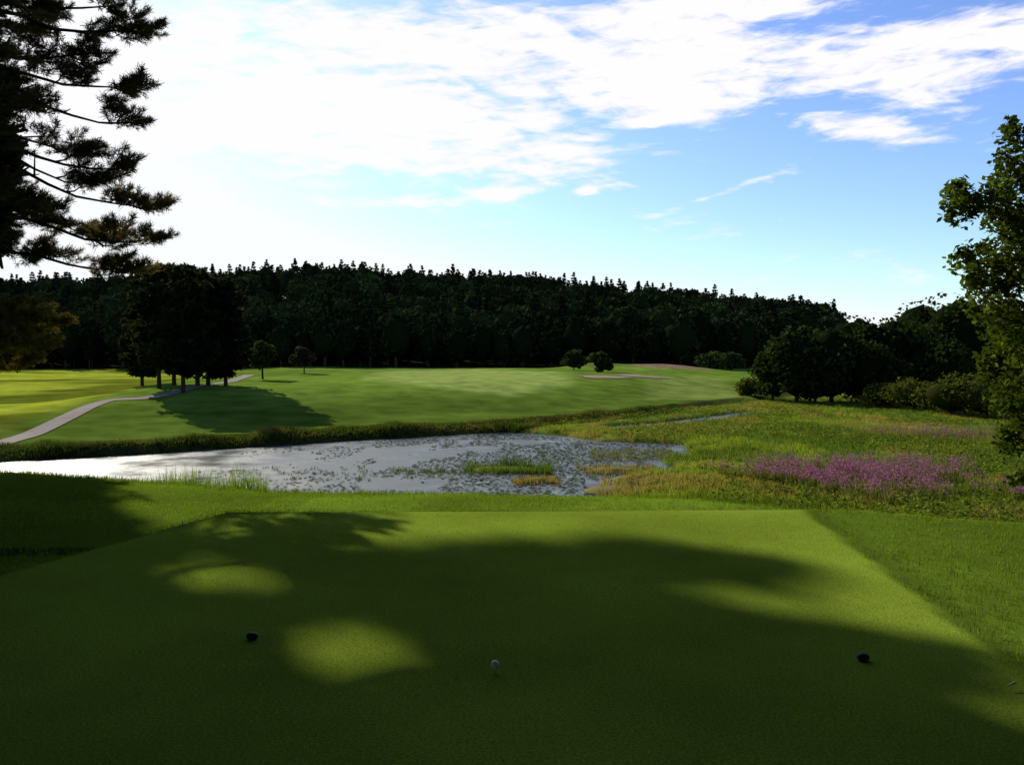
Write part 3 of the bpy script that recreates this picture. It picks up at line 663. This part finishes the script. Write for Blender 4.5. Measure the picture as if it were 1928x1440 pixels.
def vm(op, a, b):
    n = N('ShaderNodeVectorMath'); n.operation = op
    for i, v in enumerate((a, b)):
        if isinstance(v, tuple): n.inputs[i].default_value = v
        elif op == 'SCALE' and i == 1: L(v, n.inputs['Scale'])
        else: L(v, n.inputs[i])
    return n
az = mt('MULTIPLY', mt('ARCTAN2', sx.outputs[0], sx.outputs[1]), 57.2958)
el = mt('MULTIPLY', mt('ARCSINE', sx.outputs[2]), 57.2958)
def ang(px, py):
    a, b, c = ray(px, py); return math.degrees(math.atan2(a, b)), math.degrees(math.atan2(c, math.hypot(a, b)))
K = .033
blobs = [(330, 200, 480, 140, 0, 1.0), (720, 110, 420, 80, 0, .7), (820, 265, 320, 55, -4, .85), (1060, 300, 110, 24, 0, .5), (1150, 110, 330, 60, 4, .85), (1500, 135, 340, 50, 2, 1.0), (1840, 110, 160, 60, 20, 1.0), (1260, 180, 180, 24, 0, .45),
         (1650, 245, 140, 18, -12, .85), (1350, 366, 130, 7, 16, .5), (780, 378, 65, 12, 0, .85), (935, 366, 65, 14, 0, .95), (1105, 360, 24, 10, 0, .9), (600, 385, 90, 12, 0, .4), (1250, 20, 620, 34, 0, .62), (1240, 228, 120, 14, 8, .7)]
bias = None
for (px, py, rx, ry, rot, wt) in blobs:
    a0, e0 = ang(px, py); c, s = math.cos(math.radians(rot)), math.sin(math.radians(rot))
    da = mt('SUBTRACT', az, a0); de = mt('SUBTRACT', el, e0)
    u = mt('ADD', mt('MULTIPLY', da, c/(rx*K)), mt('MULTIPLY', de, s/(rx*K))); v = mt('ADD', mt('MULTIPLY', da, -s/(ry*K)), mt('MULTIPLY', de, c/(ry*K)))
    g = mt('MULTIPLY', mt('EXPONENT', mt('MULTIPLY', mt('ADD', mt('MULTIPLY', u, u), mt('MULTIPLY', v, v)), -1.)), wt)
    bias = g if bias is None else mt('ADD', bias, g)
bias = mt('MINIMUM', bias, .88)
def cn_(ax, ay, shear, det, wsc=0., sd=0.):
    cb = N('ShaderNodeCombineXYZ'); L(mt('MULTIPLY', az, ax), cb.inputs[0]); L(mt('ADD', mt('MULTIPLY', el, ay), mt('MULTIPLY', az, shear)), cb.inputs[1]); cb.inputs[2].default_value = sd
    n = N('ShaderNodeTexNoise'); n.inputs['Scale'].default_value = 1; n.inputs['Detail'].default_value = det; n.inputs['Roughness'].default_value = .6; n.inputs['Distortion'].default_value = wsc; L(cb.outputs[0], n.inputs['Vector']); return n.outputs['Fac']
na = cn_(.13, .46, .06, 6, .6, 1.); nb_ = cn_(.35, 1.6, -.12, 5, .4, 5.)
nn = mt('ADD', mt('MULTIPLY', mt('SUBTRACT', na, .5), 2.1), mt('MULTIPLY', mt('SUBTRACT', nb_, .5), 1.5))
dens = mt('ADD', bias, nn)
mr = N('ShaderNodeMapRange'); mr.interpolation_type = 'SMOOTHSTEP'; mr.inputs['From Min'].default_value = .2; mr.inputs['From Max'].default_value = .9; L(dens, mr.inputs['Value'])
dt = N('ShaderNodeVectorMath'); dt.operation = 'DOT_PRODUCT'; L(tc.outputs['Generated'], dt.inputs[0]); dt.inputs[1].default_value = tuple(SD)
glow = mt('POWER', mt('MAXIMUM', dt.outputs['Value'], 0.0), 8.0)
hc = vm('SCALE', (3.0, 3.5, 3.7), glow)
hzn = mt('EXPONENT', mt('MULTIPLY', mt('MAXIMUM', el, 0.0), -.15))
hc2 = vm('SCALE', (1.1, 2.3, 3.0), hzn)
zf = mt('MAXIMUM', mt('SUBTRACT', 1.0, mt('MULTIPLY', mt('MAXIMUM', mt('SUBTRACT', el, 22.0), 0.0), .02)), .35)
s1 = vm('SCALE', vm('MULTIPLY', sky.outputs[0], (1.0, 1.08, 1.5)).outputs[0], zf)
tot = vm('ADD', vm('ADD', s1.outputs[0], hc.outputs[0]).outputs[0], hc2.outputs[0])
cl_ = vm('MINIMUM', tot.outputs[0], (8.1, 8.3, 8.5))
clc = vm('SCALE', (8.4, 8.25, 8.6), zf)
mix = N('ShaderNodeMix'); mix.data_type = 'RGBA'; L(mr.outputs[0], mix.inputs[0]); L(cl_.outputs[0], mix.inputs[6]); L(clc.outputs[0], mix.inputs[7])
L(mix.outputs[2], bg.inputs['Color'])
# sun
sl = bpy.data.lights.new("sun", 'SUN'); sl.energy = 5; sl.angle = math.radians(.55); sl.color = (1, .94, .8)
so = bpy.data.objects.new("sun", sl); scene.collection.objects.link(so); so.rotation_euler = Vector(SD).to_track_quat('Z', 'Y').to_euler()
# camera
cam = bpy.data.cameras.new("camera"); co = bpy.data.objects.new("camera", cam); scene.collection.objects.link(co)
cam.sensor_width = 36; cam.lens = 36*F0/1928; cam.clip_start = .05; cam.clip_end = 6000
co.location = (0, 0, EYE); co.rotation_euler = (math.pi/2-TH, 0, 0); scene.camera = co
scene.view_settings.view_transform = 'Standard'; scene.view_settings.look = 'None'; scene.view_settings.exposure = 0
